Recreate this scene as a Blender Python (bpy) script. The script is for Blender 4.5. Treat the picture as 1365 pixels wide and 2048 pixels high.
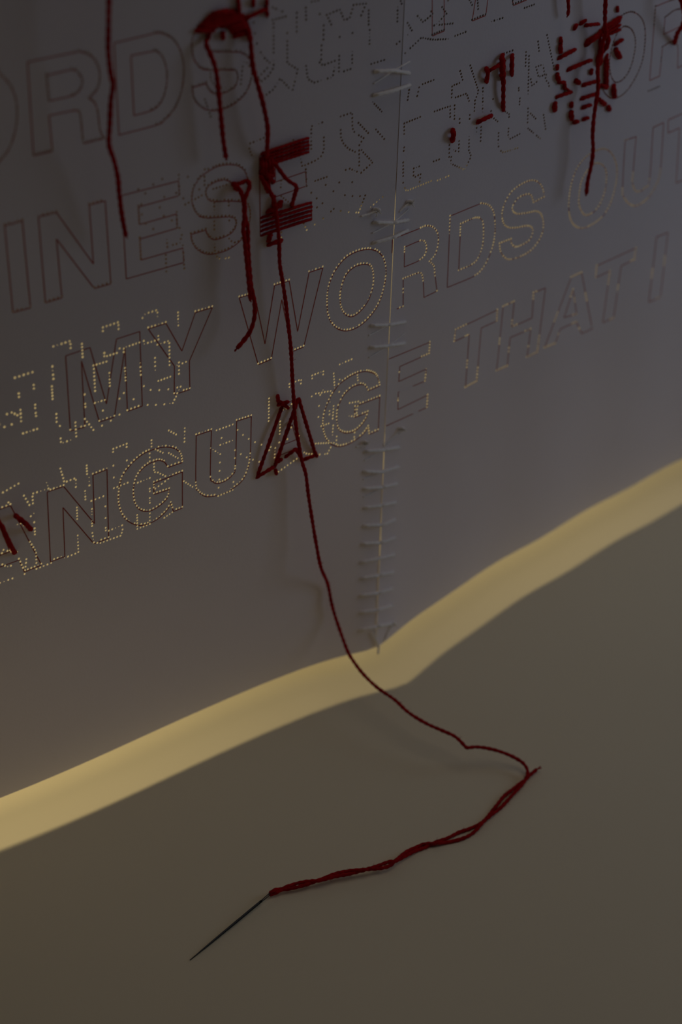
import bpy, bmesh, math, random
import numpy as np
from mathutils import Vector, Matrix
from mathutils.geometry import delaunay_2d_cdt

for o in list(bpy.data.objects):
    bpy.data.objects.remove(o)
random.seed(4)
SC = bpy.context.scene
COL = SC.collection

# ---------------------------------------------------------------- measures
# one unit of the layout = one capital letter height = 30 mm
S = 0.03
FPX, PITCH, ROLL = 3609.1, 0.6492, 0.0287          # lens and tilt of the camera
EYE = 17.2859                                       # camera height above the plinth top, in capitals
PLINTH_Z = 0.90                                     # plinth top above the gallery floor (m)
ROW = 3.80                                          # height of the lowest text line above the plinth top
BOT = 0.35                                          # paper's lower edge above the plinth top
XK, Y0 = 0.5514, 19.7213                            # the seam
TX = np.array([0.7593, 0.6507]); NX = np.array([0.6507, -0.7593])   # along the paper / out of the paper

def W(p):
    """layout units (x, y, height above plinth) -> metres"""
    p = np.asarray(p, float)
    return p * S + np.array([0, 0, PLINTH_Z])

# ---------------------------------------------------------------- camera
cam_d = bpy.data.cameras.new('camera'); cam = bpy.data.objects.new('camera', cam_d); COL.objects.link(cam)
cp, sp, cr, sr = math.cos(PITCH), math.sin(PITCH), math.cos(ROLL), math.sin(ROLL)
R0, U0, F0 = Vector((1, 0, 0)), Vector((0, sp, cp)), Vector((0, cp, -sp))
rt, up, bk = R0 * cr + U0 * sr, U0 * cr - R0 * sr, -F0
M = Matrix(((rt.x, up.x, bk.x, 0), (rt.y, up.y, bk.y, 0), (rt.z, up.z, bk.z, 0), (0, 0, 0, 1)))
M.translation = Vector(W((0, 0, EYE)))
cam.matrix_world = M
cam_d.sensor_fit = 'VERTICAL'; cam_d.sensor_height = 36; cam_d.sensor_width = 24
cam_d.lens = FPX / 2048 * 36
cam_d.clip_start = 0.02; cam_d.clip_end = 50
cam_d.dof.use_dof = True; cam_d.dof.focus_distance = 21.9 * S; cam_d.dof.aperture_fstop = 7.0
SC.camera = cam

# ---------------------------------------------------------------- light
wd = bpy.data.worlds.new('room_dusk'); SC.world = wd; wd.use_nodes = True
wd.node_tree.nodes['Background'].inputs[0].default_value = (0.80, 0.82, 1.0, 1)
wd.node_tree.nodes['Background'].inputs[1].default_value = 0.002

def place(o, tn, at_tn):
    def pt(q):
        xy = np.array([XK, Y0]) + TX * q[0] + NX * q[1]
        return Vector(W((xy[0], xy[1], q[2])))
    o.location = pt(tn)
    o.rotation_euler = (pt(at_tn) - pt(tn)).to_track_quat('-Z', 'Y').to_euler()
def spot(name, tn, at_tn, power, colr, size, radius):
    l = bpy.data.lights.new(name, 'SPOT'); l.energy = power; l.color = colr
    l.spot_size = math.radians(size); l.spot_blend = 1.0; l.shadow_soft_size = radius
    o = bpy.data.objects.new(name, l); COL.objects.link(o); place(o, tn, at_tn)
    return o
def area(name, tn, at_tn, size, power, colr, spread=180, sy=None):
    l = bpy.data.lights.new(name, 'AREA'); l.energy = power; l.color = colr
    l.size = size
    if sy: l.shape = 'RECTANGLE'; l.size_y = sy
    l.spread = math.radians(spread)
    o = bpy.data.objects.new(name, l); COL.objects.link(o)
    place(o, tn, at_tn)
    return o
# three warm gallery spots behind the paper, aimed at the plinth: their light rakes under the lower edge
for t_, p_ in ((-13, 10.6), (-3, 8.0), (7, 4.6)):
    spot('warm_spot_behind', (t_, -21, 13.8), (t_ + 2, -4, 0), p_, (1.0, 0.77, 0.38), 46, .022)
# cool daylight from the right
area('daylight_right', (22, 16, 12), (2, 0, 1.5), 0.30, 0.46, (0.68, 0.79, 1.0), 170, 0.4)
# warm ceiling light of the gallery
area('ceiling_light', (6, 12, 60), (0, 1, 0), 1.1, 1.56, (1.0, 0.80, 0.64), 170)
# added fill light, brightens the far floor seen through the holes
area('fill_light_far', (6, -48, 52), (6, -46, -30), 0.4, 1.3, (1.0, 0.76, 0.48), 80)
# dim warm light from the left
area('room_light_left', (-18, 12, 4), (-2, 0, 1), 0.20, 0.012, (1.0, 0.75, 0.50), 170)

vs = SC.view_settings
vs.view_transform = 'Standard'; vs.look = 'None'; vs.gamma = 1; vs.exposure = 0; vs.use_curve_mapping = False

# ---------------------------------------------------------------- materials
def mat(name, colr, rough=0.8, noise=0.0, nscale=40, bump=0.0, bscale=300, metal=0.0, spec=0.3, sheen=0):
    m = bpy.data.materials.new(name); m.use_nodes = True
    nt = m.node_tree; b = nt.nodes['Principled BSDF']
    b.inputs['Base Color'].default_value = (*colr, 1)
    b.inputs['Roughness'].default_value = rough
    b.inputs['Metallic'].default_value = metal
    b.inputs['Specular IOR Level'].default_value = spec
    if sheen: b.inputs['Sheen Weight'].default_value = sheen
    tc = nt.nodes.new('ShaderNodeTexCoord')
    if noise:
        n = nt.nodes.new('ShaderNodeTexNoise'); n.inputs['Scale'].default_value = nscale; n.inputs['Detail'].default_value = 5
        nt.links.new(tc.outputs['Object'], n.inputs['Vector'])
        r = nt.nodes.new('ShaderNodeValToRGB')
        r.color_ramp.elements[0].position = 0.3; r.color_ramp.elements[1].position = 0.7
        r.color_ramp.elements[0].color = (*[c * (1 - noise) for c in colr], 1)
        r.color_ramp.elements[1].color = (*[min(1, c * (1 + noise)) for c in colr], 1)
        nt.links.new(n.outputs['Fac'], r.inputs['Fac']); nt.links.new(r.outputs['Color'], b.inputs['Base Color'])
    if bump:
        n2 = nt.nodes.new('ShaderNodeTexNoise'); n2.inputs['Scale'].default_value = bscale; n2.inputs['Detail'].default_value = 3
        nt.links.new(tc.outputs['Object'], n2.inputs['Vector'])
        bp = nt.nodes.new('ShaderNodeBump'); bp.inputs['Strength'].default_value = bump; bp.inputs['Distance'].default_value = 0.0004
        nt.links.new(n2.outputs['Fac'], bp.inputs['Height']); nt.links.new(bp.outputs['Normal'], b.inputs['Normal'])
    return m
M_PAPER = mat('white_paper', (0.72, 0.71, 0.80), 0.9, 0.015, 25, 0.12, 900, spec=0.1)
def make_translucent(m, amount):
    nt = m.node_tree; b = nt.nodes['Principled BSDF']; out = nt.nodes['Material Output']
    tr = nt.nodes.new('ShaderNodeBsdfTranslucent'); tr.inputs['Color'].default_value = (0.86, 0.80, 0.94, 1)
    mx = nt.nodes.new('ShaderNodeMixShader'); mx.inputs[0].default_value = amount
    nt.links.new(b.outputs[0], mx.inputs[1]); nt.links.new(tr.outputs[0], mx.inputs[2]); nt.links.new(mx.outputs[0], out.inputs['Surface'])
make_translucent(M_PAPER, 0.068)
M_INK = mat('dark_red_ink', (0.44, 0.080, 0.065), 0.7, spec=0.1)
M_RED = mat('red_cotton', (0.37, 0.006, 0.008), 0.9, 0.25, 600, 0.6, 2500, spec=0.1)
M_WHITE = mat('white_cotton', (0.96, 0.96, 0.97), 0.42, 0.03, 500, 0.3, 2500, spec=0.8, sheen=1.0)
M_STEEL = mat('dark_steel', (0.055, 0.062, 0.075), 0.3, 0.1, 300, metal=1.0, spec=0.5)
M_PLINTH = mat('cream_white_paint', (0.85, 0.80, 0.61), 0.55, 0.012, 12, 0.04, 350, spec=0.25)
M_FLOOR = mat('brown_gallery_floor', (0.40, 0.25, 0.13), 0.6, 0.2, 6, 0.1, 60)
M_WALL = mat('gallery_wall_paint', (0.42, 0.36, 0.28), 0.9, 0.03, 4, 0.1, 80)

# ---------------------------------------------------------------- object helpers
def link(name, verts, faces, m, parent=None, off=None, smooth=True):
    """one mesh object; verts in metres (world), off = origin in metres"""
    off = np.zeros(3) if off is None else np.asarray(off)
    me = bpy.data.meshes.new(name)
    me.from_pydata((np.asarray(verts) - off).tolist(), [], [list(map(int, f)) for f in faces])
    me.materials.append(m)
    if smooth:
        me.polygons.foreach_set('use_smooth', [True] * len(me.polygons))
    me.update()
    o = bpy.data.objects.new(name, me); COL.objects.link(o)
    if parent is not None: o.parent = parent
    else: o.location = off
    return o
def tag(o, label, cat, group=None):
    o['label'] = label; o['category'] = cat
    if group: o['group'] = group

# ---------------------------------------------------------------- the paper's surface
def sstep(x): x = np.clip(x, 0, 1); return x * x * (3 - 2 * x)
def surf(X, z):
    """depth y of the paper at layout x and height z above the plinth"""
    X = np.asarray(X, float); z = np.asarray(z, float)
    u = X - XK; zz = np.clip(z - ROW, 0, 8)
    y = Y0 + np.where(u < 0, .8572 * u + .0204 * u * u - .0086 * u * zz, .8769 * u - .0033 * u * u + .0364 * u * zz)
    low = np.clip((ROW + .5 - z) / 4.0, 0, 1.05) ** 1.3
    y = y - .60 * low * np.exp(-(np.sqrt(u * u + .03) - .1) / np.where(u < 0, .75, 1.15))
    y = y + .016 * np.sin(1.9 * u + .35 * z) * np.sin(.55 * z + .8)
    y = y + np.where(u > 0, .020 * np.sin(4.3 * u + .25 * z) * sstep(u / .6) * sstep((8 - z) / 6), 0)
    y = y - .012 * np.where(u > 0, np.exp(-np.clip(u, 0, 1) / .011), 0)      # the right sheet's cut edge curls forward
    return y
def rays(px, py):
    x = (np.asarray(px, float) - 682.5) / FPX; y = -(np.asarray(py, float) - 1024) / FPX
    x, y = cr * x - sr * y, sr * x + cr * y
    return np.stack([x, cp + y * sp, -sp + y * cp], -1)
CAMP = np.array([0, 0, EYE])
def on_paper(px, py):
    d = rays(px, py); lo = np.full(d.shape[:-1], 8.); hi = np.full(d.shape[:-1], 45.)
    for _ in range(48):
        m = (lo + hi) / 2; p = CAMP + d * m[..., None]
        front = p[..., 1] < surf(p[..., 0], p[..., 2])
        lo = np.where(front, m, lo); hi = np.where(front, hi, m)
    return CAMP + d * lo[..., None]
def at_height(px, py, h):
    d = rays(px, py); t = (np.asarray(h, float) - EYE) / d[..., 2]
    return CAMP + d * t[..., None]
def snormal(X, z):
    e = .01
    dx = (surf(X + e, z) - surf(X - e, z)) / (2 * e); dz = (surf(X, z + e) - surf(X, z - e)) / (2 * e)
    n = np.stack([dx, -np.ones_like(dx), dz], -1)
    return n / np.linalg.norm(n, axis=-1, keepdims=True)
def toward(P, d):
    """points of the surface moved towards the room until they stand d in front of the paper"""
    n = snormal(P[:, 0], P[:, 2]); v = CAMP - P; v /= np.linalg.norm(v, axis=1, keepdims=True)
    return P + v * (np.asarray(d).reshape(-1) / np.clip((v * n).sum(1), .2, 1))[:, None]
def lift(P, d):
    """points of the surface moved d out of the paper"""
    return P + snormal(P[:, 0], P[:, 2]) * np.asarray(d).reshape(-1, 1)

# ---------------------------------------------------------------- tubes (spun thread)
def resample(P, step, smooth=True):
    P = np.asarray(P, float)
    if smooth and len(P) > 2:
        Q = np.vstack([2 * P[0] - P[1], P, 2 * P[-1] - P[-2]]); out = []
        for i in range(1, len(Q) - 2):
            a, b, c, d = Q[i - 1:i + 3]
            n = max(2, int(np.linalg.norm(c - b) / step * 1.5))
            t = np.linspace(0, 1, n, endpoint=False)[:, None]
            out.append(.5 * (2 * b + (c - a) * t + (2 * a - 5 * b + 4 * c - d) * t ** 2 + (3 * b - a - 3 * c + d) * t ** 3))
        P = np.vstack(out + [P[-1:]])
    L = np.r_[0, np.cumsum(np.linalg.norm(np.diff(P, axis=0), axis=1))]
    n = max(3, int(L[-1] / step) + 1)
    s = np.linspace(0, L[-1], n)
    return np.stack([np.interp(s, L, P[:, k]) for k in range(3)], -1)
def tube(P, r, sides=8, ply=.16, pitch=7., taper=0.0, step=None, smooth=True):
    """verts (layout units) and faces of a plied thread along P"""
    P = resample(P, step or r * 1.1, smooth)
    n = len(P)
    T = np.gradient(P, axis=0); T /= np.linalg.norm(T, axis=1, keepdims=True) + 1e-12
    a = np.array([0.0, 0, 1]) if abs(T[0][2]) < .8 else np.array([1.0, 0, 0])
    U = np.zeros_like(P); U[0] = np.cross(T[0], a); U[0] /= np.linalg.norm(U[0])
    for i in range(1, n):
        v = U[i - 1] - T[i] * (U[i - 1] @ T[i]); U[i] = v / (np.linalg.norm(v) + 1e-12)
    V = np.cross(T, U)
    th = np.arange(sides) * 2 * np.pi / sides
    s = np.arange(n) * (step or r * 1.1)
    rr = r * (1 + ply * np.cos(2 * (th[None] - 2 * np.pi * s[:, None] / (pitch * r))))
    rr *= (1 + .06 * np.sin(s * 3.1 / r * .13 + P[0, 0] * 9))[:, None]
    if taper:
        e = np.minimum(np.arange(n), np.arange(n)[::-1]) / (taper * n); rr *= np.clip(.35 + .65 * e, 0, 1)[:, None]
    X = P[:, None] + rr[..., None] * (np.cos(th)[None, :, None] * U[:, None] + np.sin(th)[None, :, None] * V[:, None])
    vs = X.reshape(-1, 3); fs = []
    for i in range(n - 1):
        for k in range(sides):
            k2 = (k + 1) % sides
            fs.append((i * sides + k, i * sides + k2, (i + 1) * sides + k2, (i + 1) * sides + k))
    fs.append(tuple(range(sides))[::-1]); fs.append(tuple((n - 1) * sides + k for k in range(sides)))
    return vs, fs
def join(parts):
    vs, fs, o = [], [], 0
    for v, f in parts:
        vs.append(v); fs += [tuple(i + o for i in q) for q in f]; o += len(v)
    return np.vstack(vs), fs

# ================================================================ LARGE STRUCTURE
def rect_tn(t0, t1, n0, n1):
    return [np.array([XK, Y0]) + TX * t + NX * n for t, n in ((t0, n0), (t1, n0), (t1, n1), (t0, n1))]
# floor and back wall of the gallery
q = rect_tn(-90, 90, -70, 70)
fl = [W((*p, 0)) * [1, 1, 0] for p in q]; fb = [p - [0, 0, .05] for p in fl]
BOXF = [(0, 3, 2, 1), (4, 5, 6, 7), (0, 1, 5, 4), (1, 2, 6, 5), (2, 3, 7, 6), (3, 0, 4, 7)]
o = link('floor', fb + fl, BOXF, M_FLOOR, smooth=False); o['kind'] = 'structure'
q = rect_tn(-90, 90, -70, -67)
o = link('wall_back', [W((*p, 0)) * [1, 1, 0] for p in q] + [W((*p, 0)) * [1, 1, 0] + [0, 0, 2.6] for p in q], BOXF, M_WALL, smooth=False)
o['kind'] = 'structure'

# plinth: painted block with eased edges, its back edge 31 cm behind the paper
bm = bmesh.new()
q = rect_tn(-34, 30, -10.45, 17)
lo_ = [bm.verts.new((*(p * S), 0.0)) for p in q]; hi_ = [bm.verts.new((*(p * S), PLINTH_Z)) for p in q]
for f in ((lo_[3], lo_[2], lo_[1], lo_[0]), hi_): bm.faces.new(f)
for i in range(4): bm.faces.new((lo_[i], lo_[(i + 1) % 4], hi_[(i + 1) % 4], hi_[i]))
bmesh.ops.recalc_face_normals(bm, faces=bm.faces)
bmesh.ops.bevel(bm, geom=[e for e in bm.edges if max(v.co.z for v in e.verts) > .5], offset=.003, segments=3, affect='EDGES')
c0 = np.array([*(np.mean(q, axis=0) * S), 0.0])
for v in bm.verts: v.co -= Vector(c0)
me = bpy.data.meshes.new('plinth'); bm.to_mesh(me); bm.free(); me.materials.append(M_PLINTH)
plinth = bpy.data.objects.new('plinth', me); COL.objects.link(plinth); plinth.location = c0
tag(plinth, 'wide cream-white painted plinth top beneath the hanging paper', 'plinth')

# ================================================================ PAPER DATA
# letter outlines: x,y in pixels of the 1365 x 2048 frame, 's' = smooth point; '|' starts another outline
LETTERS = [
 ('L','O','o', '-20,132s 0,149s 14,163s 24,178s 31,196s 34,216s 34,240s 30,266s 28,273s 18,299s 0,322s -20,334s'),
 ('L','R','', '55,124 148,105s 166,105s 184,114s 195,130s 200,152s 195,178s 178,197 190,207s 196,226s 200,260s 208,277 167,287 165,273s 162,240s 158,224s 148,221s 98,231 105,302 67,311 | 93,151 143,140s 158,148s 165,164s 159,181s 145,191s 98,202'),
 ('L','D','', '228,86 309,67s 323,67s 341,75s 355,90s 364,112s 368,136s 367,160s 362,188s 349,218s 329,240s 313,250s 238,270 | 262,111 303,103s 315,104s 326,116s 333,138s 334,162s 329,190s 319,209s 303,221s 268,231'),
 ('L','S','', '501,68 495,44s 481,26s 461,19s 437,24s 413,38s 395,54s 385,80s 385,106s 391,124s 403,137s 421,140s 463,140s 473,144s 476,158s 470,174s 457,182s 439,188s 425,186s 416,176s 413,167 385,175 387,194s 397,210s 413,219s 433,221s 463,211s 489,190s 501,166s 504,144s 501,122s 489,109s 473,104s 423,103s 416,94s 413,80s 420,66s 433,57s 449,53s 461,60s 468,77'),
 ('L','I','', '9.4,451.6 44.8,442 61,615.7 26,624.8'),
 ('L','N','', '76.8,433.7 113,425 187,528 178.6,410 210.6,401.7 221.7,567.5 188.7,577 113,478 124,595.5 91,605.6'),
 ('L','E','', '243.3,391 357,362 359,391 277,414 279,449 353,428 355,456 280,478 282,520 366,496 368,525 252.7,557.7'),
 ('L','S','', '496,359 490,343s 479,333s 461,329s 439,332s 421,340s 401,355s 389,373s 384,395s 387,415s 397,431s 413,436s 429,435s 459,434s 470,438s 473,449s 467,462s 455,471s 433,479s 421,476s 414,467s 412,460 382,469 385,485s 395,499s 413,508s 431,507s 457,499s 483,479s 497,453s 501,431s 497,411s 485,404s 457,402s 427,403s 415,397s 412,385s 417,373s 431,364s 449,360s 461,364s 468,373'),
 ('L','E','n', '519,312 617,276 618,305 551,327 551,364 612,343 613,372 550,394 550,432 623,405 624,440 521,473'),
 ('L','M','', '131.4,711.7 180,695 213,808 233,678 279.7,662.9 284.8,812 255,822.8 250,695 229,834 199,844 163,722 170,854 140.9,862'),
 ('L','Y','', '296.6,657.8 332,646.7 364,702 391,625 425,615 379,722 380,779 348.8,789 349,732'),
 ('L','W','', '478.8,595.5 509,587 530.3,688 549.5,571 578.8,561.8 595.7,663 618.6,545 646,535.8 607.8,693.9 585,703.3 564,599 542.8,718.5 516.8,729.6'),
 ('L','O','', '736.6,498.8s 755,503s 767,516s 772.6,541.5s 768.6,575s 757,609s 736.6,637.6s 713,656s 689.4,661.8s 669,652.8s 657.4,632.5s 654.7,605.6s 657.4,575s 669,545s 689.4,518s 713,503.8s | 728,528.7s 740,531.4s 746.7,545s 746.7,572s 736.6,602s 719.7,624s 702.9,633.5s 687.7,625.8s 681,605.6s 682.6,578.6s 692.8,550s 709.6,534s'),
 ('R','R','r', '785.4,478.2 842,456s 851,452s 866,454s 876,467s 877,487.6s 871,509.5s 859.6,523 868.7,533s 870.7,551.7s 874.7,582 848.4,594.8 847,561.8s 842.7,546.6s 831,548s 807,557.7 806.7,613 781,623 | 810,494 841,481.6s 851.8,486s 852.8,504.5s 841,519.6s 809,534'),
 ('R','D','r', '901,432 957,409s 968,407.4s 980,412s 988,425s 991,449s 990,473s 985,497s 973,526s 969,533s 951,551s 895,575 | 922,448 947,437s 959,436s 966,443s 968,463s 966,491s 957,516s 945,529s 918,541'),
 ('R','S','r', '1089,394 1087,379s 1079,366s 1065,361s 1045,368s 1025,383s 1012,403s 1005,427s 1008,447s 1017,455s 1031,456s 1055,452s 1065,456s 1066,467s 1059,481s 1043,491s 1031,494s 1024,487s 1023,478 1000,487 1002,503s 1011,516s 1023,519s 1047,511s 1067,497s 1083,473s 1088,449s 1083,429s 1073,423s 1055,426s 1035,428s 1026,421s 1027,411s 1037,397s 1053,389s 1063,391s 1068,405'),
 ('R','O','r', '1208,298s 1222,305s 1232,323s 1235,347s 1231,377s 1220,411s 1204,435s 1182,451s 1162,457s 1146,447s 1139,425s 1139,399s 1144,367s 1154,339s 1170,317s 1188,304s | 1199,327s 1210,335s 1214,353s 1210,385s 1198,413s 1184,427s 1170,430s 1160,413s 1159,393s 1164,363s 1176,341s 1188,329s'),
 ('R','U','r', '1251,281 1273,273 1267,345s 1266,367s 1272,382s 1280,383s 1292,375s 1300,359s 1307,255 1328,245 1322,339s 1314,369s 1296,397s 1276,411s 1262,410s 1250,397s 1246,377s'),
 ('R','T','n', '1337,240 1420,203 1420,228 1384,245 1376,356 1353,366 1360,256 1337,266'),
 ('L','A','', '21,1011 83,1130 49,1144 38,1120 -25,1143 -40,1180 -70,1190 -12,1023 | 20,1103 -2,1050 -20,1118'),
 ('L','N','', '94.4,984 127.4,972.8 189,1047 186,950 214,939 217.4,1076.6 188,1087.3 126,1015 129.7,1113 101,1123.7'),
 ('L','G','g', '365,925 362,910s 352,898s 332,894s 310,898s 286.5,908s 263,928s 244,955s 237.6,985.6s 238.6,1012.5s 249,1036s 269.6,1049s 290,1049.6s 313.4,1039.5s 333.6,1021s 342,1006.5 347,1023 365,1016 365,944 308,966 308,989 338.7,979 335,995.7s 320,1011s 300,1022s 283,1021s 271,1009s 267,982s 273,955s 290,933s 313.4,921.5s 328.6,924s 336,935'),
 ('L','U','', '392.6,871 423,860.9 421,951s 426,963s 435,967s 451,962s 465,950s 471,934s 473.7,842.3 503,833 501,909s 495,941s 485,961s 469,975s 449,987s 423,993s 409,992s 397,983s 392,967s'),
 ('L','A','n', '566,809 597,796 633,910 605,920 594,897 556,912 548,934 514,955 | 585,849 593,879 563,891'),
 ('L','G','g', '760,772 757,758s 750,748s 734,743s 716,746s 696,756s 676,772s 662,794s 652,816s 647,838s 647,860s 654,880s 666,890s 682,893s 704,885s 726,869s 737,854 739,869 757,861 760,794 710,813 710,835 736,825 732,838s 720,854s 706,864s 690,866s 678,859s 674,842s 676,816s 686,794s 694,784s 706,774s 722,769s 731,772s 737,782'),
 ('R','E','r', '777,718.5 860.6,684 859,707 800,733 798,763 853,738 851,762 797,784 796,819 856,790 854.5,814.7 772.5,852'),
 ('R','T','r', '912,659.4 995.5,619.6 994.4,641.6 963,656 953.9,762.4 931.5,774.8 939,669 909,683'),
 ('R','H','r', '1007,613 1029,603 1024,654 1064.8,636 1068,585.5 1091.4,575.9 1075.4,704.5 1054.8,714.4 1062,658 1021,675 1015,732 993.7,741.8'),
 ('R','A','r', '1143,554.6 1164,545 1185,657.6 1164,667 1153.6,644 1121.6,657.6 1111,687 1089.6,695.6 | 1147,579 1154,628 1129,635'),
 ('R','T','r', '1194.5,531.5 1272.6,496 1270,519 1243,532 1228,636 1206,645 1221,542 1192,555'),
 ('R','I','r', '1314,474 1336.6,465 1321.6,594.7 1298.6,604'),
 ('R','O','r', '1262,24s 1280,32s 1290,52s 1291,86s 1284,128s 1266,166s 1246,190s 1224,197s 1208,182s 1200,152s 1204,112s 1216,74s 1240,36s | 1252,53s 1266,62s 1272,88s 1264,130s 1250,156s 1232,165s 1222,148s 1220,120s 1228,84s 1240,60s'),
 ('R','R','r', '1312,13 1340,2s 1375,-5s 1395,20s 1385,60s 1378,75 1385,120 1356,136 1356,92s 1344,84s 1326,94 1320,152 1300,161 | 1331,35 1352,20s 1368,22s 1366,48s 1328,69'),
 ('R','I','', '865,-90 865,72 889,62 889,-100'),
 ('R','V','', '956,-30 945,42 972,31 982,-40 1005,-130 990,-125 978,-90'),
 ('R','E','', '1022,-30 1027,11 1054,0 1049,-40'),
]
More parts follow.
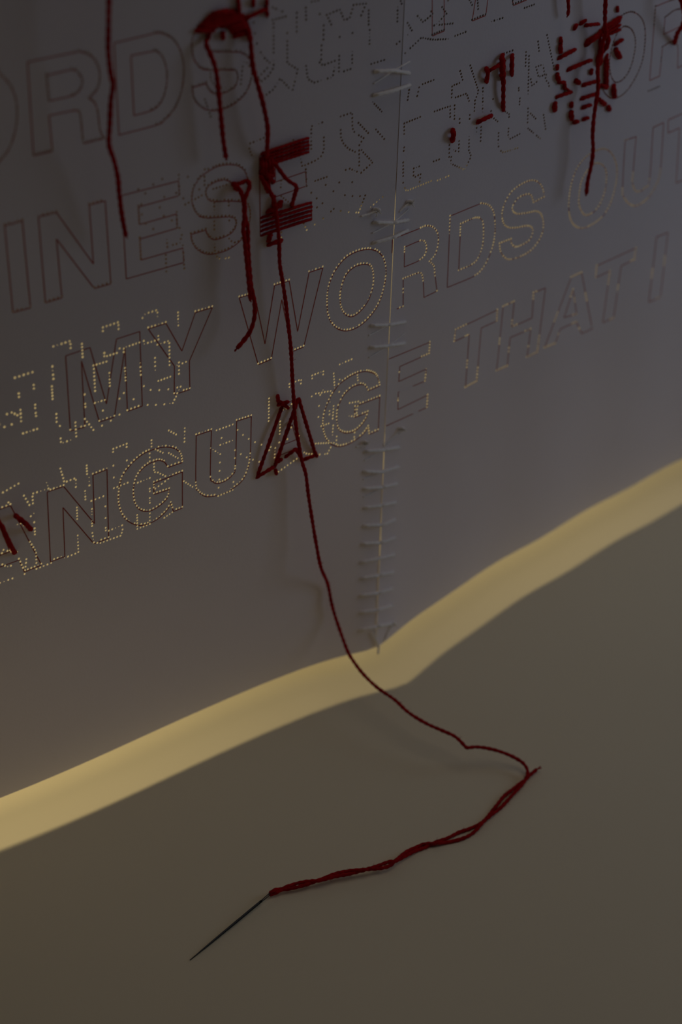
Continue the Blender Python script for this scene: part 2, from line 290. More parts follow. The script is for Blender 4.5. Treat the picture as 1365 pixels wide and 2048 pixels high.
# strings of needle holes: origin of a patch, then polylines in fifths of a pixel inside it (one point = one hole)
HOLES = [
 (273,0,'1245,525 1290,590 1350,640 1215,780 1245,820 1320,760 1365,690; 1270,970 1365,900; 1045,840 1060,680 1085,590 1130,660; 740,700 745,800 790,860; 850,880 900,880 930,900; 685,995 745,1165; 1175,225; 1185,335; 1205,435; 1310,175'),
 (546,0,'0,75 95,115; 0,200 130,165; 8,235 8,690; 240,130 240,315; 145,330 145,630 250,695 195,915 75,785 0,905; 455,5 330,30 333,195; 470,140; 585,245 540,150 670,95 715,200 768,185 810,48 935,35 885,155; 960,105 960,245; 970,300 968,440; 510,255 508,395; 488,455 485,595; 470,625 500,655 630,605 600,770 410,828 350,790 333,660; 665,560 662,730 795,685 795,515; 670,370; 797,330; 985,640 1115,600; 1000,1020 1090,1115; 680,1165 795,1125 797,1280 820,1330 910,1380 825,1520 760,1490 710,1440 683,1380 680,1300; 858,1230 955,1330; 1033,1295 1115,1390; 495,1225 385,1265 385,1490; 1250,70 1247,215; 1280,10 1290,40 1330,5; 1335,205 1395,310 1240,440; 1300,555 1490,375 1515,383 1615,398 1755,390; 1290,1040 1288,1185; 1475,1170 1315,1235 1315,1340; 1315,1475 1310,1510; 1305,1625 1305,1855 1340,1910 1585,1810; 1650,1805 1760,1760; 1365,900 1350,1000; 1610,800 1500,842; 1465,875 1445,960'),
 (819,0,'85,160 140,222 235,140 220,115; 390,5 390,25; 330,70 375,135 275,240; 250,255 435,235; 460,360 565,320; 825,215 935,180; 1155,80 1250,45; 605,0 630,50; 685,0 690,90; 510,710 540,815 430,860 425,990 575,935 600,1010; 612,655 695,915 660,1000 653,1110; 738,880 735,1120; 950,535 1035,505; 255,1115 410,1060 410,1170; 455,1055 453,1190; 505,1190 505,1230; 607,1150 605,1190; 820,1110 825,1165 885,1215; 945,1105 1005,1145 1000,1170; 840,990 840,1010; 1290,415 1300,510; 1170,520 1165,660; 1200,560 1190,940; 1205,730 1230,860 1275,820; 1270,670 1340,645 1355,750 1295,770 1270,670; 1355,750 1375,810; 1097,880 1097,905; 1108,985 1105,1045; 1190,1085 1185,1225; 1200,1120 1265,1185; 1190,1285 1310,1385; 720,1270 715,1410; 675,1240 675,1320; 1345,1150 1365,1290; 0,1215 110,1170; 895,1330 890,1450 905,1500 940,1525 1085,1480; 995,1285 990,1365 1010,1390 1105,1340'),
 (1092,0,'15,350 85,690; 0,720 35,860; 1030,910 1140,865'),
 (819,273,'403,85 400,205; 500,45 495,165 430,125 415,270 555,335 620,200 598,140 600,0; 245,250 300,230; 100,300 45,320 43,390 60,405 115,375 100,490'),
 (273,273,'1275,15 1115,80 1155,185; 260,425; 170,480; 20,530; 90,570; 280,605; 400,565; 50,680; 235,710; 55,780; 275,795; 95,870; 355,840; 170,925; 432,915; 515,403; 470,620; 425,385 430,580; 405,755 408,910; 305,1030 310,1105; 330,1095 435,1065 455,985; 465,1090 480,1320; 295,1185 300,1350; 685,330 720,325; 665,370 683,405 683,485; 630,530; 490,680 655,590; 770,525 900,485; 780,665 780,735; 925,660 925,690; 780,850 780,930; 930,840; 785,1075 785,1140 810,1210 850,1225 925,1210; 915,985 935,1040 985,1060; 1125,1005 1110,1050'),
 (546,273,'512,10 512,140 480,205 430,240 295,300 280,225; 385,0 380,120; 205,35; 425,445 540,405; 530,485; 385,563; 440,620; 497,668; 443,710; 505,820; 420,880; 310,870 340,935; 583,750; 610,725; 680,745; 760,755; 835,760; 607,548; 665,460; 795,457; 722,587; 797,597; 873,597; 925,590 860,760; 980,705 1100,605; 865,140 865,290; 890,135 905,158 1000,258 885,362; 843,352 770,322; 730,335; 85,960 85,1010; 85,440 80,510; 85,600 175,670; 330,330 340,495'),
 (0,546,'150,1048 325,992; 338,1120 342,1190; 188,1205 190,1240; 525,935 535,1060; 520,1135 527,1260; 352,1318 352,1350; 535,735 705,680 707,750; 820,708 828,840; 1030,580 1028,545 1185,492 1187,560; 1045,800 1045,840 1170,800; 1197,755; 935,925 1065,887; 940,960 952,1180; 1095,1000 1100,1130; 1250,950 1258,1075; 848,1215 855,1340; 950,1300 1050,1270; 1240,1200; 1197,1257; 1338,1262; 1240,790 1240,748 1395,695'),
 (273,546,'62,450 90,408 210,370 212,435; 417,395 420,525; 75,680 75,712 192,675 222,665 220,630; 210,718 330,678 333,920; 187,850 190,972; 220,1080 340,1037; 407,922 427,890 427,1008; 427,918 497,890; 38,900 45,1020; 75,1132; 143,1170; 230,1172; 320,1163; 410,1145 443,1137; 427,1170 410,1200 397,1240 380,1270 365,1302 335,1305; 280,1313; 195,1320; 113,1320; 1328,1255 1325,1480'),
 (0,819,'0,150 45,175; 118,150; 70,47; 118,30 180,60 205,40; 205,5 212,118; 355,5 362,65; 563,5 567,125; 600,165; 232,240 372,195; 755,130 765,285 612,340 607,290; 850,95 935,205; 1022,162; 1110,112; 1197,52; 1030,12; 1132,425 1132,395 1268,342 1268,375; 868,560 872,645; 893,680 895,760; 605,590 645,730 760,685 760,775; 443,670 488,790 325,843 330,940; 295,955 240,862; 30,830 185,742; 852,815 855,900; 915,915 1035,868; 770,980 773,1095; 920,995 920,1050; 920,1115 922,1165; 925,1235 940,1330; 1055,968; 1057,1085; 1058,1183; 1060,1210; 1090,1212 1240,1152 1212,1260 1000,1338 975,1335; 1135,562; 1140,680; 1270,510; 1140,787 1278,733; 278,1095 340,1040; 343,1128 350,1250; 175,1150 200,1133 270,1175; 85,930'),
 (0,1000,'778,355 785,525 645,580; 512,630 365,690; 265,592 247,740; 35,500 115,518; 170,523; 25,645 75,668 110,658; 0,830 125,785; 300,418 360,515 365,630'),
 (273,819,'300,197 398,250; 485,187 482,322; 152,308 152,390 180,393 265,433; 133,440 135,518; 177,542 178,628 205,625 290,667; 325,435 415,487; 15,732 135,685; 190,792 320,695; 133,765 135,818; 135,885 135,935; 135,1005 135,1145; 475,718 562,773; 8,1055 10,1165; 10,1195 135,1145; 280,1083 360,1028; 803,208 965,150; 853,285; 840,355 962,310; 743,387 840,447; 837,530; 833,615; 830,700; 823,783; 820,865 965,805; 1013,205; 1067,255; 1125,295; 1187,327; 1253,352; 1045,447; 1105,478; 1167,503; 1230,523; 1265,497; 987,408; 985,487; 972,725; 1330,407 1345,375'),
 (546,546,'670,915 790,862; 395,1055 395,1025 507,980 505,1015; 167,1140 165,1110 285,1065 282,1105; 610,1005 620,1150; 390,1235 390,1215 580,1180; 503,1170 505,1190; 475,1220; 670,1065 660,1110; 848,1020 855,1100; 463,1330; 665,1190; 573,1290 573,1310; 770,1300 855,1285; 825,1330 825,1365'),
 (546,790,'463,110; 457,220; 610,110 600,235; 655,100; 570,65 570,90; 568,160 568,195; 485,312 560,285; 605,305 598,400; 640,415 635,490; 405,487 560,480 610,480; 580,525 545,590 445,597; 315,575 345,590 390,590; 58,768 240,638; 25,530 18,625; 65,475 95,463; 147,442; 185,325; 75,265 70,390; 262,410 260,440; 820,375 815,420; 820,130 820,215 765,210; 850,110 840,180; 168,80 165,120 105,150; 190,90'),
]
HR = .0148                                           # radius of a needle hole
GAP = .0465

def outline(spec):
    """list of (points, dotted) segments of each closed outline, pixels"""
    res = []
    for part in spec.split('|'):
        P, sm = [], []
        for w in part.split():
            sm.append(w.endswith('s')); a, b = w.rstrip('s').split(','); P.append((float(a), float(b)))
        P = np.array(P); n = len(P); segs = []
        for i in range(n):
            j = (i + 1) % n; a, b = P[i], P[j]
            if sm[i] or sm[j]:
                pa = P[i - 1] if sm[i] else 2 * a - b
                pb = P[(j + 1) % n] if sm[j] else 2 * b - a
                t = np.linspace(0, 1, 9)[:, None]
                Q = .5 * (2 * a + (b - pa) * t + (2 * pa - 5 * a + 4 * b - pb) * t ** 2 + (3 * a - pa - 3 * b + pb) * t ** 3)
                both = sm[i] and sm[j]
                segs.append((Q, both or np.hypot(*(b - a)) < 30))
            else:
                segs.append((np.linspace(a, b, 9), None))
        res.append((segs, n))
    return res

hole_L, hole_R = [], []
def add_hole(p, rscale=1.0):
    h = (p[0], p[2], rscale)
    (hole_L if p[0] < XK else hole_R).append(h)
def string_holes(P3, gap=GAP):
    L = np.r_[0, np.cumsum(np.linalg.norm(np.diff(P3, axis=0), axis=1))]
    n = max(1, int(round(L[-1] / gap)))
    s = np.linspace(0, L[-1], n + 1)
    for k in range(n + 1):
        if random.random() < .03: continue
        p = [np.interp(s[k], L, P3[:, c]) for c in range(3)]
        add_hole(p, random.uniform(.9, 1.08) if random.random() > .09 else .55)
for ox, oy, txt in HOLES:
    for line in txt.split(';'):
        Q = np.array([[float(v) for v in w.split(',')] for w in line.split()]) / 5 + [ox, oy]
        if len(Q) == 1:
            add_hole(on_paper(Q[:, 0], Q[:, 1])[0])
        else:
            D = []
            for a, b in zip(Q[:-1], Q[1:]): D.append(np.linspace(a, b, 12)[:-1])
            D = np.vstack(D + [Q[-1:]])
            string_holes(on_paper(D[:, 0], D[:, 1]))

letters = []                                          # (sheet, [polylines on the surface])
for side, ch, flag, spec in LETTERS:
    lines = []
    for segs, n in outline(spec):
        for k, (Q, dot) in enumerate(segs):
            if flag == 'o' and k == n - 1: continue
            P3 = on_paper(Q[:, 0], Q[:, 1]); lines.append(P3)
            if flag == 'n': continue
            up_ = 0.6 if flag == 'r' else 2.6
            d = on_paper(Q[:, 0], Q[:, 1] - up_)
            if dot is None:                           # straight stroke: short ones dotted, long ones only at their corners
                ln = np.linalg.norm(d[-1] - d[0]); hor = abs(d[-1][2] - d[0][2]) < .35 * ln
                if ln < (.22 if flag == 'r' else .30) or (flag == 'g' and ln < .5): string_holes(d)
                elif flag == 'r' and hor:
                    if random.random() < .4: string_holes(d[:3])
                elif flag == 'r': string_holes(d[6:] if random.random() < .25 else d[3:5])
            elif dot: string_holes(d)
    letters.append((side, lines))

# ================================================================ PAPER GEOMETRY
TOP = 16.0
XL, XR = -6.6, 9.2
def gapw(z): return .0009 + .0034 * sstep((z - 4.6) / 1.5) + .0014 * np.exp(-((z - 5.2) / .3) ** 2) + .004 * np.exp(-((z - 3.3) / .35) ** 2) + .004 * np.exp(-((z - 2.05) / .3) ** 2)
def thin(holes):
    cell, keep = {}, []
    mn = HR * 2.25
    for x, z, r in holes:
        u = x / .7593; k = (int(u // mn), int(z // mn)); ok = True
        for i in (-1, 0, 1):
            for j in (-1, 0, 1):
                for (a, b, _) in cell.get((k[0] + i, k[1] + j), ()):
                    if (a / .7593 - u) ** 2 + (b - z) ** 2 < mn * mn: ok = False
        if ok: cell.setdefault(k, []).append((x, z, r)); keep.append((x, z, r))
    return keep
def make_sheet(name, x0, x1, holes, seam_side, parent, off):
    zs = np.arange(BOT, TOP + .01, .2); gz = gapw(zs)
    if seam_side > 0:
        right = [(XK - gapw(z), z) for z in zs]; left = [(x0, z) for z in zs]
    else:
        left = [(XK + gapw(z), z) for z in zs]; right = [(x1, z) for z in zs]
    xs = np.linspace(left[0][0], right[0][0], 60)[1:-1]
    b = left[::-1] + [(x, BOT) for x in xs] + right + [(x, TOP) for x in xs[::-1]]
    co = [Vector(p) for p in b]; n = len(b)
    edges = [(i, (i + 1) % n) for i in range(n)]
    HH = [h for h in holes if left[0][0] + .03 < h[0] < right[0][0] - .03 and BOT + .04 < h[1] < TOP - .05]
    ns = 8
    for x, z, r in HH:
        s0 = len(co); a0 = random.random()
        for k in range(ns):
            a = a0 + 2 * math.pi * k / ns; j = r * HR * random.uniform(.94, 1.06)
            co.append(Vector((x + .7593 * j * math.cos(a), z + j * math.sin(a))))
        edges += [(s0 + k, s0 + (k + 1) % ns) for k in range(ns)]
    gx = [left[0][0] + q for q in ((.004, .009, .016, .026) if seam_side < 0 else ())]
    x = left[0][0] + .04
    st = .03
    while x < right[0][0] - .04: gx.append(x); d = min(abs(x - XK), 3); x += .03 + .22 * min(1, d / .8)
    for x in gx:
        for z in np.arange(BOT + .15, TOP - .1, .3):
            co.append(Vector((x + random.uniform(-.004, .004), z + random.uniform(-.05, .05))))
    v2, e2, f2, *_ = delaunay_2d_cdt(co, edges, [], 0, 1e-7)
    grid = {}
    for x, z, r in HH: grid.setdefault((int(x // .05), int(z // .05)), []).append((x, z, r))
    V = np.array([(v.x, v.y) for v in v2]); keep = []
    for f in f2:
        c = (V[f[0]] + V[f[1]] + V[f[2]]) / 3; k = (int(c[0] // .05), int(c[1] // .05)); ins = False
        for i in (-1, 0, 1):
            for j in (-1, 0, 1):
                for (x, z, r) in grid.get((k[0] + i, k[1] + j), ()):
                    if ((c[0] - x) / .7593) ** 2 + (c[1] - z) ** 2 < (HR * r * .93) ** 2: ins = True
        g_ = np.interp(c[1], zs, gz)                  # nothing beyond the cut edge at the seam
        if seam_side * (c[0] - XK) > -g_ - 1e-6: ins = True
        if not ins: keep.append(f)
    P = np.stack([V[:, 0], surf(V[:, 0], V[:, 1]), V[:, 1]], -1)
    fs = []
    for f in keep:
        a, b_, c = P[f[0]], P[f[1]], P[f[2]]
        fs.append(f if np.cross(b_ - a, c - a)[1] < 0 else (f[0], f[2], f[1]))
    # front, back and rim as separate faces so that the rims of the holes stay crisp
    n = snormal(P[:, 0], P[:, 2]); B = P - n * .0035; N0 = len(P)
    cnt = {}
    for f in fs:
        for i in range(3):
            e = (f[i], f[(i + 1) % 3]); cnt[e] = cnt.get(e, 0) + 1
    rim = [e for e in cnt if (e[1], e[0]) not in cnt]
    V3 = [P]; F3 = list(fs)
    k = N0; rv = []
    for i, j in rim:
        rv += [P[i], P[j], B[j], B[i]]; F3.append((k + 1, k, k + 3, k + 2)); k += 4
    o = link(name, W(np.vstack(V3 + [np.array(rv)])), F3, M_PAPER, parent, off)
    return o, HH

ROOT = W((XK, Y0, BOT))
paper = bpy.data.objects.new('stitched_paper', None); COL.objects.link(paper); paper.location = ROOT
paper.empty_display_size = .02
tag(paper, 'white paper banner of two sheets sewn together, pierced with lettering, hanging above the plinth', 'paper artwork')
hole_L, hole_R = thin(hole_L), thin(hole_R)
sheetL, HL = make_sheet('paper_sheet', XL, XK, hole_L, 1, paper, ROOT)
sheetR, HRr = make_sheet('paper_sheet', XK, XR, hole_R, -1, paper, ROOT)
sheetL['label'] = 'left sheet, with the larger nearer lettering and red embroidery'
sheetR['label'] = 'right sheet, receding, with the embroidered red character'

# printed outlines: thin ribbons of ink, broken where a hole goes through
hg = {}
for x, z, r in HL + HRr: hg.setdefault((int(x // .06), int(z // .06)), []).append((x, z, r))
def in_hole(x, z):
    k = (int(x // .06), int(z // .06))
    for i in (-1, 0, 1):
        for j in (-1, 0, 1):
            for (a, b, r) in hg.get((k[0] + i, k[1] + j), ()):
                if ((a - x) / .7593) ** 2 + (b - z) ** 2 < (HR * r) ** 2: return True
    return False
for side, lines in letters:
    vs, fs = [], []
    for P in lines:
        Q = resample(P, .014, False); n = snormal(Q[:, 0], Q[:, 2])
        T = np.gradient(Q, axis=0); B = np.cross(n, T); B /= np.linalg.norm(B, axis=1, keepdims=True)
        Q = Q + n * .0018
        a, b = Q + B * .0062, Q - B * .0062
        ctr = (Q[:-1] + Q[1:]) / 2
        for i in range(len(ctr)):
            if in_hole(ctr[i][0], ctr[i][2]): continue
            if ctr[i][2] > TOP or abs(ctr[i][0] - XK) < .012: continue
            k = len(vs); vs += [a[i], b[i], b[i + 1], a[i + 1]]; fs.append((k, k + 1, k + 2, k + 3))
    if fs: link('printed_letter', W(np.array(vs)), fs, M_INK, sheetL if side == 'L' else sheetR, ROOT)

# ================================================================ EMBROIDERY
def px(pts): return np.array(pts, float)
def stitch_px(pts, r, m, name, parent, high=.03, sink=True, depth=None):
    """thread laid on the paper through pixel points; ends go into the paper"""
    Q = px(pts); D = []
    for a, b in zip(Q[:-1], Q[1:]): D.append(np.linspace(a, b, 8)[:-1])
    D = np.vstack(D + [Q[-1:]]); P = on_paper(D[:, 0], D[:, 1])
    s = np.linspace(0, 1, len(P))
    d = r * .55 + high * np.sin(np.pi * np.clip(s, 0, 1)) ** .6
    if sink: d = np.where((s < .02) | (s > .98), -r * .4, d)
    v, f = tube(toward(P, d), r, smooth=len(pts) > 2)
    return link(name, W(v), f, m, parent, ROOT)
RT = .0235
def red(pts, r=RT, side='L', high=.03): return stitch_px(pts, r, M_RED, 'red_stitch', sheetL if side == 'L' else sheetR, high)

# filled crown of the S at the top
poly = [(391,62),(395,54),(409,40),(425,26),(449,19),(465,20),(481,26),(491,32),(495,44),(499,66),(484,74),(469,77),(464,64),(455,55),(445,53),(432,56),(421,62),(404,64)]
def clip_hatch(poly, slope, step, jit):
    P = np.array(poly, float); c = P[:, 1] - slope * P[:, 0]; out = []
    k = c.min() + step * .5
    while k < c.max():
        xs = []
        for i in range(len(P)):
            a, b = c[i] - k, c[(i + 1) % len(P)] - k
            if a * b < 0:
                t = a / (a - b); xs.append(P[i, 0] + t * (P[(i + 1) % len(P), 0] - P[i, 0]))
        xs.sort()
        for x0, x1 in zip(xs[::2], xs[1::2]):
            if x1 - x0 > 5:
                x0 += random.uniform(-jit, jit); x1 += random.uniform(-jit, jit)
                out.append([(x0, k + slope * x0), (x1, k + slope * x1)])
        k += step
    return out
for l in clip_hatch(poly, -.24, 4.4, 1.2): red(l, .0185, high=random.uniform(.01, .04))
red([(391,62),(427,61)], .024); red([(419,68),(416,76)], .026); red([(446,66),(446,76)], .026); red([(498,66),(501,78)], .03)
for l in ([(476,-2),(477,5)], [(478,10),(478,22)], [(507,1),(507,11)], [(534,1),(534,9)], [(533,19),(535,30)], [(490,38),(534,17)]): red(l)
# filled E
for k in range(5):
    t = k / 4
    red([(521 + 3 * random.random(), 308 + 27 * t), (617.6 + random.uniform(-1, 1), 276 + 28 * t)], .0175, high=random.uniform(.012, .035))
for k in range(5):
    t = k / 4
    red([(521 + random.uniform(-1, 1), 436 + 35 * t), (623 + random.uniform(-1, 1), 405 + 33 * t)], .0175, high=random.uniform(.012, .035))
for x in (524, 530, 537, 543): red([(x, 311 + (543 - x) * .25), (x + 2, 352 + random.uniform(-6, 10))], .027)
for l in ([(521,340),(547,364)], [(522,353),(537,383)], [(536,345),(537,383)], [(521,345),(546,352)], [(546,420),(563,404)], [(534,424),(562,411)], [(548,392),(549,432)], [(542,470),(537,482)], [(536,490),(563,481)]): red(l, .027)
# loose zigzag inside the E, standing off the paper
stitch_px([(549,325),(560,341),(572,357),(582,365),(591,370),(594,376),(589,393),(584,411)], .024, M_RED, 'red_stitch', sheetL, .22)
red([(469,371),(495,361)]); red([(467,367),(474,378)], .03)
# the big A of the last line
for l in ([(566,809),(514,955)], [(513.5,955),(549.5,933)], [(549.5,933),(583,838)], [(551,931),(597,796)], [(597,795),(632,911)], [(633,910),(606,920)], [(605,920),(592,898)], [(592,898),(571,914)], [(563,919),(557,923)], [(551.5,940),(553,947)], [(555.6,791),(557,803)], [(556,800),(577,816)], [(556,810),(576,804)], [(631,905),(634,912)]): red(l, .0235, high=.05)
stitch_px([(-6,1040),(4,1052),(12,1072),(20,1089),(29,1105)], .030, M_RED, 'red_stitch', sheetL, .20)
stitch_px([(31,1031),(42,1040),(52,1048),(61,1058)], .030, M_RED, 'red_stitch', sheetL, .20)
# red marks of the right sheet
O2 = (1092, 0)
for l, r in ((((285,290),(310,250)),.03), (((345,240),(400,205)),.03), (((390,255),(530,240)),.03), (((720,70),(720,112)),.026), (((150,378),(155,422)),.03), (((150,440),(150,520)),.036),
             (((120,590),(295,495)),.032), (((120,655),(115,690)),.03), (((115,740),(130,805)),.04), (((125,825),(190,825)),.03), (((210,705),(455,600)),.034),
             (((390,440),(580,310)),.036), (((395,455),(560,345)),.036), (((400,420),(560,320)),.03), (((560,300),(750,170)),.034), (((620,290),(745,190)),.03), (((560,330),(740,210)),.03), (((570,350),(745,250)),.028), (((600,360),(745,295)),.028),
             (((690,450),(770,395)),.03), (((700,490),(740,572)),.045), (((460,700),(455,735)),.034), (((300,805),(332,828)),.04), (((365,855),(520,810)),.034), (((190,850),(190,880)),.034), (((200,880),(255,922)),.02), (((255,920),(100,975)),.032),
             (((95,1030),(90,1102)),.042), (((350,990),(520,935)),.034), (((530,990),(590,1042)),.042), (((628,1070),(635,1092)),.042), (((365,1080),(450,1050)),.034), (((258,1032),(258,1062)),.034), (((255,1120),(260,1188)),.042),
             (((280,1225),(322,1215)),.036), (((375,1195),(425,1178)),.034), (((612,540),(615,870)),.034), (((600,560),(600,870)),.03), (((550,858),(612,870)),.04), (((680,850),(690,968)),.042), (((540,300),(548,480)),.032), (((565,440),(540,630)),.05), (((525,560),(525,640)),.04)):
    red([(a / 5 + 1092, b / 5) for a, b in l], r * .8, 'R', .02)
stitch_px([(1209,58),(1216,72),(1218,82),(1214,94),(1206,104)], .03, M_RED, 'red_stitch', sheetR, .12)
for l, r in ((((770,685),(790,730),(772,815)),.036), (((785,715),(930,635)),.030), (((930,545),(932,790)),.042), (((945,600),(940,1105)),.034), (((1030,545),(1025,750)),.034), (((680,1225),(820,1158)),.034), (((435,1300),(446,1340),(430,1405)),.04)):
    red([(a / 5 + 819, b / 5) for a, b in l], r * .8, 'R', .06)

# ================================================================ WHITE SEAM
def seam(pts, r=.022, high=.04, name='seam_stitch'):
    return stitch_px(pts, r, M_WHITE, name, paper, high)
for l in ('749,143 788,141 819,146', '747,191 788,181 820,170', '746.7,444.5 787,445.5 816.8,440', '745,486.6 790.5,473.5 815.8,460.7',
          '741.6,651 777,650 810.7,644', '740,695 777,691.5 810,686.5', '729,903 763.5,900.6 799,895', '726.5,942.8 763.5,944.5 797,934',
          '726.5,978 765,974.8 794.5,968', '728,1016 763.5,1011 793,1005', '726.5,1052 767,1049.6 791,1039.5', '724,1088 760,1086 790.5,1076',
          '722.4,1125.4 760,1117 789,1109.6', '722.4,1157.4 763.5,1149.7 787,1145', '720.4,1191.8 762,1185.4 784.4,1177.7', '721.4,1225.5 758.5,1219.8 784.4,1211.4',
          '720,1261 759.7,1252 787.5,1247'):
    seam([tuple(map(float, w.split(','))) for w in l.split()])
# slanting return stitches on the back: their show-through shadow, laid on as thin thread
for l in ('748,167 788,141 820,123', '745,466 787,445.5 818,418', '738,671 777,650', '738,715 777,692 810,666', '729,921 763,901 799,860', '727,959 763,944', '727,995 765,975'):
    stitch_px([tuple(map(float, w.split(','))) for w in l.split()], .010, M_WHITE, 'seam_return_shadow', paper, 0.0, False)
def tuft(c, tail):
    """small frayed knot with a tail"""
    base = on_paper(np.array([c[0]]), np.array([c[1]]))[0]; parts = []
    n = snormal(base[0:1], base[2:3])[0]
    rnd = random.Random(int(c[0] * 7 + c[1]))
    loop = [base + n * .03 + .035 * np.array([math.cos(a), -.3 * math.sin(a), math.sin(a) * .8]) + n * .01 * math.sin(2 * a) for a in np.linspace(0, 9.5, 14)]
    parts.append(tube(loop, .016))
    for k in range(4):
        d = np.array([rnd.uniform(-1, 1), rnd.uniform(-.9, -.1), rnd.uniform(-1, .6)]); d *= .075 / np.linalg.norm(d)
        parts.append(tube([base + n * .03, base + n * .045 + d * .6, base + n * .03 + d], .006, 5))
    Q = px(tail); P = on_paper(np.r_[c[0], Q[:, 0]], np.r_[c[1], Q[:, 1]])
    parts.append(tube(lift(P, np.linspace(.03, .006, len(P))), .012, 6))
    v, f = join(parts); link('knot', W(v), f, M_WHITE, paper, ROOT)
tuft((751,419), [(738,426), (722,432)]); tuft((817,404), [(806,414), (798,424)]); tuft((800.6,857), [(790,868), (766,890)]); tuft((729,884), [(722,890), (712,894)]); tuft((784,1247), [(775,1262), (768,1283)])
T_ = on_paper(np.array([744., 750., 755., 755., 754.5]), np.array([1262., 1278., 1290., 1298., 1307.]))
T_[3:] = at_height(np.array([755., 754.5]), np.array([1298., 1307.]), T_[2][2] + np.array([-.045, -.09]))
v, f = tube(lift(T_, [.02, .03, .03, .02, .02]), .015); link('thread_tail', W(v), f, M_WHITE, paper, ROOT)

# ================================================================ LOOSE RED THREADS
def hang(name, label, pts, r, group='loose red threads hanging from the paper'):
    """pts: (px, py, distance in front of the paper)"""
    A = np.array(pts, float); P = toward(on_paper(A[:, 0], A[:, 1]), A[:, 2])
    v, f = tube(P, r, taper=0)
    parts = [(v, f)]
    rnd = random.Random(len(pts))
    for k in range(5):                                # frayed end
        d = (P[-1] - P[-2]) / np.linalg.norm(P[-1] - P[-2]) + np.array([rnd.uniform(-.5, .5) for _ in range(3)])
        parts.append(tube([P[-1], P[-1] + d * .015, P[-1] + d * .03], r * .35, 5))
    v, f = join(parts); org = W(P[0])
    o = link(name, W(v), f, M_RED, None, org); tag(o, label, 'thread', group); return o
hang('loose_thread', 'long loose red thread hanging at far left between the R and the D',
     [(219,-60,.4),(218,0,.4),(217,60,.4),(216.6,100,.4),(221,144,.36),(226,170,.36),(222,200,.36),(219.6,250,.36),(218,289,.34),(228,321,.32),(236,357,.3),(239,393,.28),(245,437,.26),(251.6,470,.24)], .026)
hang('loose_thread', 'short red thread dangling from the red-topped S',
     [(414,80,.03),(413,90,.08),(427,123,.15),(433,146,.16),(437,178,.17),(442,230,.18),(446,273,.18),(449,295,.18),(452,314,.18)], .026)
hang('loose_thread', 'slack red thread from the red-topped S down to the red E',
     [(497,58,.05),(500,75,.1),(502,90,.12),(505,125,.14),(510,150,.15),(519,180,.17),(527,210,.18),(535,250,.18),(535.5,273,.16),(534.6,295,.12),(533,312,.06)], .027)
hang('loose_thread', 'red thread end curling left over the W',
     [(496,362,.05),(500,371,.1),(495,385,.14),(489,404,.16),(490,430,.17),(496,456,.18),(496,486,.18),(498,516,.2),(500,546,.22),(502,568,.24),(506,587,.26),(510,610,.26),(509,636,.26),(501,662,.26),(487,682,.25),(474,697,.24)], .026)
hang('loose_thread', 'red thread with a blunt end stopping at the top left of the W',
     [(470,370,.05),(480,379,.11),(486,397,.14),(490,412,.17),(489,438,.18),(487,460,.2),(490,485,.21),(493,513,.22),(496,546,.24),(499,572,.25),(501,598,.25)], .026)
hang('loose_thread', 'red thread hanging down over the O of OUT on the right sheet',
     [(1212,-40,.25),(1212,0,.25),(1211,24,.24),(1211,50,.22),(1213,66,.2),(1206,86,.18),(1204,106,.16),(1198,124,.18),(1196,144,.2),(1197,176,.22),(1192,210,.24),(1188,240,.25),(1186,273,.26),(1187,293,.26),(1186,313,.26),(1182,337,.26),(1176,363,.26),(1173.6,387,.25)], .027)
hang('loose_thread', 'short end of red thread at the top edge, left of the red character',
     [(1136,-40,.12),(1137,0,.12),(1138,18,.12),(1136.5,29,.1)], .022)
hang('loose_thread', 'red thread looping in at the top right corner',
     [(1357,-30,.2),(1360,-8,.3),(1366,12,.34),(1370,36,.3),(1364,54,.22),(1357,64,.15),(1353,75,.09),(1350,86,.02)], .03)

# the working thread: out of the red E, down the paper, across the plinth, through the needle's eye and back
RTH = .0235
rest = RTH * 1.05
main = [(521,350,.03),(528,362,.08),(536,375,.14),(545,392,.16),(550,408,.15),(556,454,.14),(558.6,487.6,.14),(560,528,.15),(565.4,561.8,.16),(571.4,602,.17),(576.5,646,.17),(582,696.6,.16),(585,754,.14),(588,800,.13),(591.7,847,.13),(598.4,891,.14),(605,925,.16),(612,948.5,.17),(617,989,.19),(623.7,1033,.22),(632,1083,.25),(642,1134,.3)]
A = np.array(main); P1 = toward(on_paper(A[:, 0], A[:, 1]), A[:, 2])
low = [(655.7,1167.6,1.74),(664,1208,1.38),(672.5,1238,1.12),(692,1293,.80),(702.5,1315,.71),(726,1347,.61),(755,1375,.55),(790.5,1400,.51),(817,1424.5,.49),(852.4,1446.5,.47),(881.7,1459.7,.45),(908,1471.4,.43),(921,1482,.41),(931,1493,.385),(935,1495.7,.38),(942,1495,.365),(955,1494,.345),(981,1497.8,.30),(1010.6,1506.6,.24),(1040,1521,.16),(1053,1534,.12),(1056,1547,.085),(1051,1560,.06)]
B_ = np.array(low); P2 = at_height(B_[:, 0], B_[:, 1], B_[:, 2])
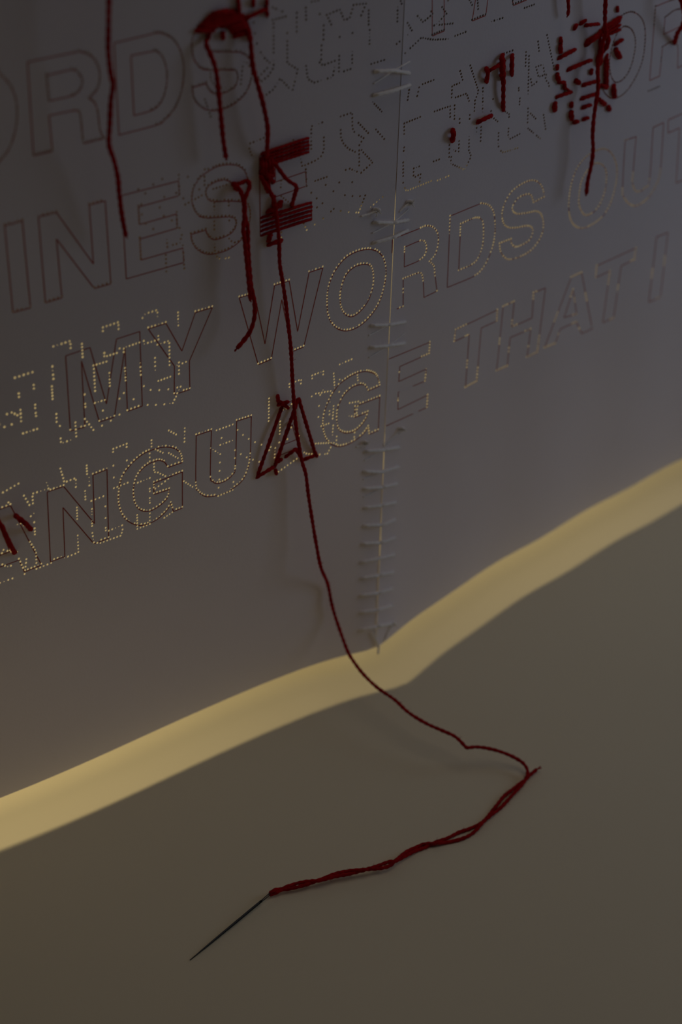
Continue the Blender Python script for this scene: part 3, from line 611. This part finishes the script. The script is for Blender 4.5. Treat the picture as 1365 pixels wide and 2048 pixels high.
# two strands that twist about each other up to the needle
mid = np.array([(1042,1569),(1030,1580),(1012,1597),(998,1613),(981,1630),(962,1648),(943,1662),(922,1671),(897,1680),(870,1686),(850,1691.5),(830,1699),(812,1708.5),(793,1721),(778,1728),(763,1733),(744,1737),(725,1740.5),(698,1745),(671,1750.5),(641,1760),(607,1767.5),(576,1775.5),(555,1781.5)], float)
sep = np.array([2.5,3.5,5.5,4.5,2.5,1.5,5.5,7.0,4.0,1.5,3.5,3.0,3.0,2.2,4.0,3.5,2.0,1.5,3.2,2.5,2.2,3.4,2.6,2.6])
sgn = np.array([1,1,1,1,.6,-.6,-1,-1,-1,-.5,1,1,1,.3,-1,-1,-.6,.5,1,1,.4,-1,-1,1])
tg = np.gradient(mid, axis=0); tg /= np.linalg.norm(tg, axis=1, keepdims=True); nr = np.stack([-tg[:, 1], tg[:, 0]], -1)
lift_mid = np.array([.02,.02,.01,0,0,0,0,0,0,0,0,.01,.03,.05,.06,.07,.08,.08,.08,.08,.07,.06,.05,.05])
cross = np.clip(1 - np.abs(sgn) * sep / 3.0, 0, 1)
sa, sb = mid + nr * (sep * sgn)[:, None], mid - nr * (sep * sgn)[:, None]
ha = rest + lift_mid + RTH * 2 * cross * (np.arange(len(mid)) % 2); hb = rest + lift_mid + RTH * 2 * cross * ((np.arange(len(mid)) + 1) % 2)
P3 = at_height(sa[:, 0], sa[:, 1], ha)
EYEH = .075
eye_pts = at_height(np.array([547., 542., 540.5, 543., 549.]), np.array([1782., 1784., 1787.5, 1789.5, 1787.]), np.array([EYEH + .02, EYEH + .02, EYEH, EYEH - .03, EYEH - .02]))
P4 = at_height(sb[:, 0], sb[:, 1], hb)[::-1]
endp = at_height(np.array([1052., 1060., 1066., 1074.]), np.array([1560., 1551., 1546., 1539.]), np.array([.05, .06, .06, .07]))
work = np.vstack([P1, P2, P3, eye_pts, P4, endp])
parts = [tube(work, RTH)]
rnd = random.Random(9)
for k in range(6):
    d = (endp[-1] - endp[-2]); d /= np.linalg.norm(d); d = d + np.array([rnd.uniform(-.4, .4) for _ in range(3)])
    parts.append(tube([endp[-1], endp[-1] + d * .035, endp[-1] + d * .065], .007, 5))
# stray fibres along the strand
pr = resample(work, .1)
for p in pr[::2]:
    for k in range(2):
        d = np.array([rnd.uniform(-1, 1), rnd.uniform(-1, 1), rnd.uniform(-.2, 1)]); d /= np.linalg.norm(d)
        q_ = p + np.array([rnd.uniform(-.04, .04) for _ in range(3)]) * [1, 1, .2]
        if q_[2] < .04: q_[2] = .04
        parts.append(tube([p + d * RTH * .8, p + d * (RTH + .015), p + d * (RTH + .03) + np.array([.01, 0, .004])], .0013, 3, ply=0, step=.012))
v, f = join(parts)
o = link('sewing_thread', W(v), f, M_RED, None, W(work[0]))
tag(o, 'long red sewing thread running down the paper, across the plinth and through the needle', 'thread')

# ================================================================ NEEDLE
ne = at_height(np.array([541.5]), np.array([1787.]), np.array([EYEH]))[0]
nt_ = at_height(np.array([380.]), np.array([1920.5]), np.array([.012]))[0]
ax = (nt_ - ne); ln = np.linalg.norm(ax); ax /= ln
sd = np.cross(ax, [0, 0, 1]); sd /= np.linalg.norm(sd); un = np.cross(sd, ax)
prof = [(.155, .0165), (.22, .0165), (.6, .0165), (.9, .0145), (1.1, .0115), (1.25, .008), (1.36, .0045), (ln, .0006)]
vs, fs = [], []; ns = 12
for s, r in prof:
    for k in range(ns):
        a = 2 * math.pi * k / ns; vs.append(ne + ax * s + r * (math.cos(a) * sd + math.sin(a) * un))
for i in range(len(prof) - 1):
    for k in range(ns): fs.append((i * ns + k, i * ns + (k + 1) % ns, (i + 1) * ns + (k + 1) % ns, (i + 1) * ns + k))
fs.append(tuple(range(ns))); fs.append(tuple((len(prof) - 1) * ns + k for k in range(ns)))
ring = [ne + ax * (.075 + .098 * math.cos(a)) + un * (.018 * math.sin(a)) for a in np.linspace(0, 2 * math.pi, 29)]
v2, f2 = tube(ring, .007, 6, ply=0, smooth=False)
v, f = join([(np.array(vs), fs), (v2, f2)])
needle = link('sewing_needle', W(v), f, M_STEEL, None, W(ne))
tag(needle, 'dark steel sewing needle lying on the plinth, threaded with red', 'needle')
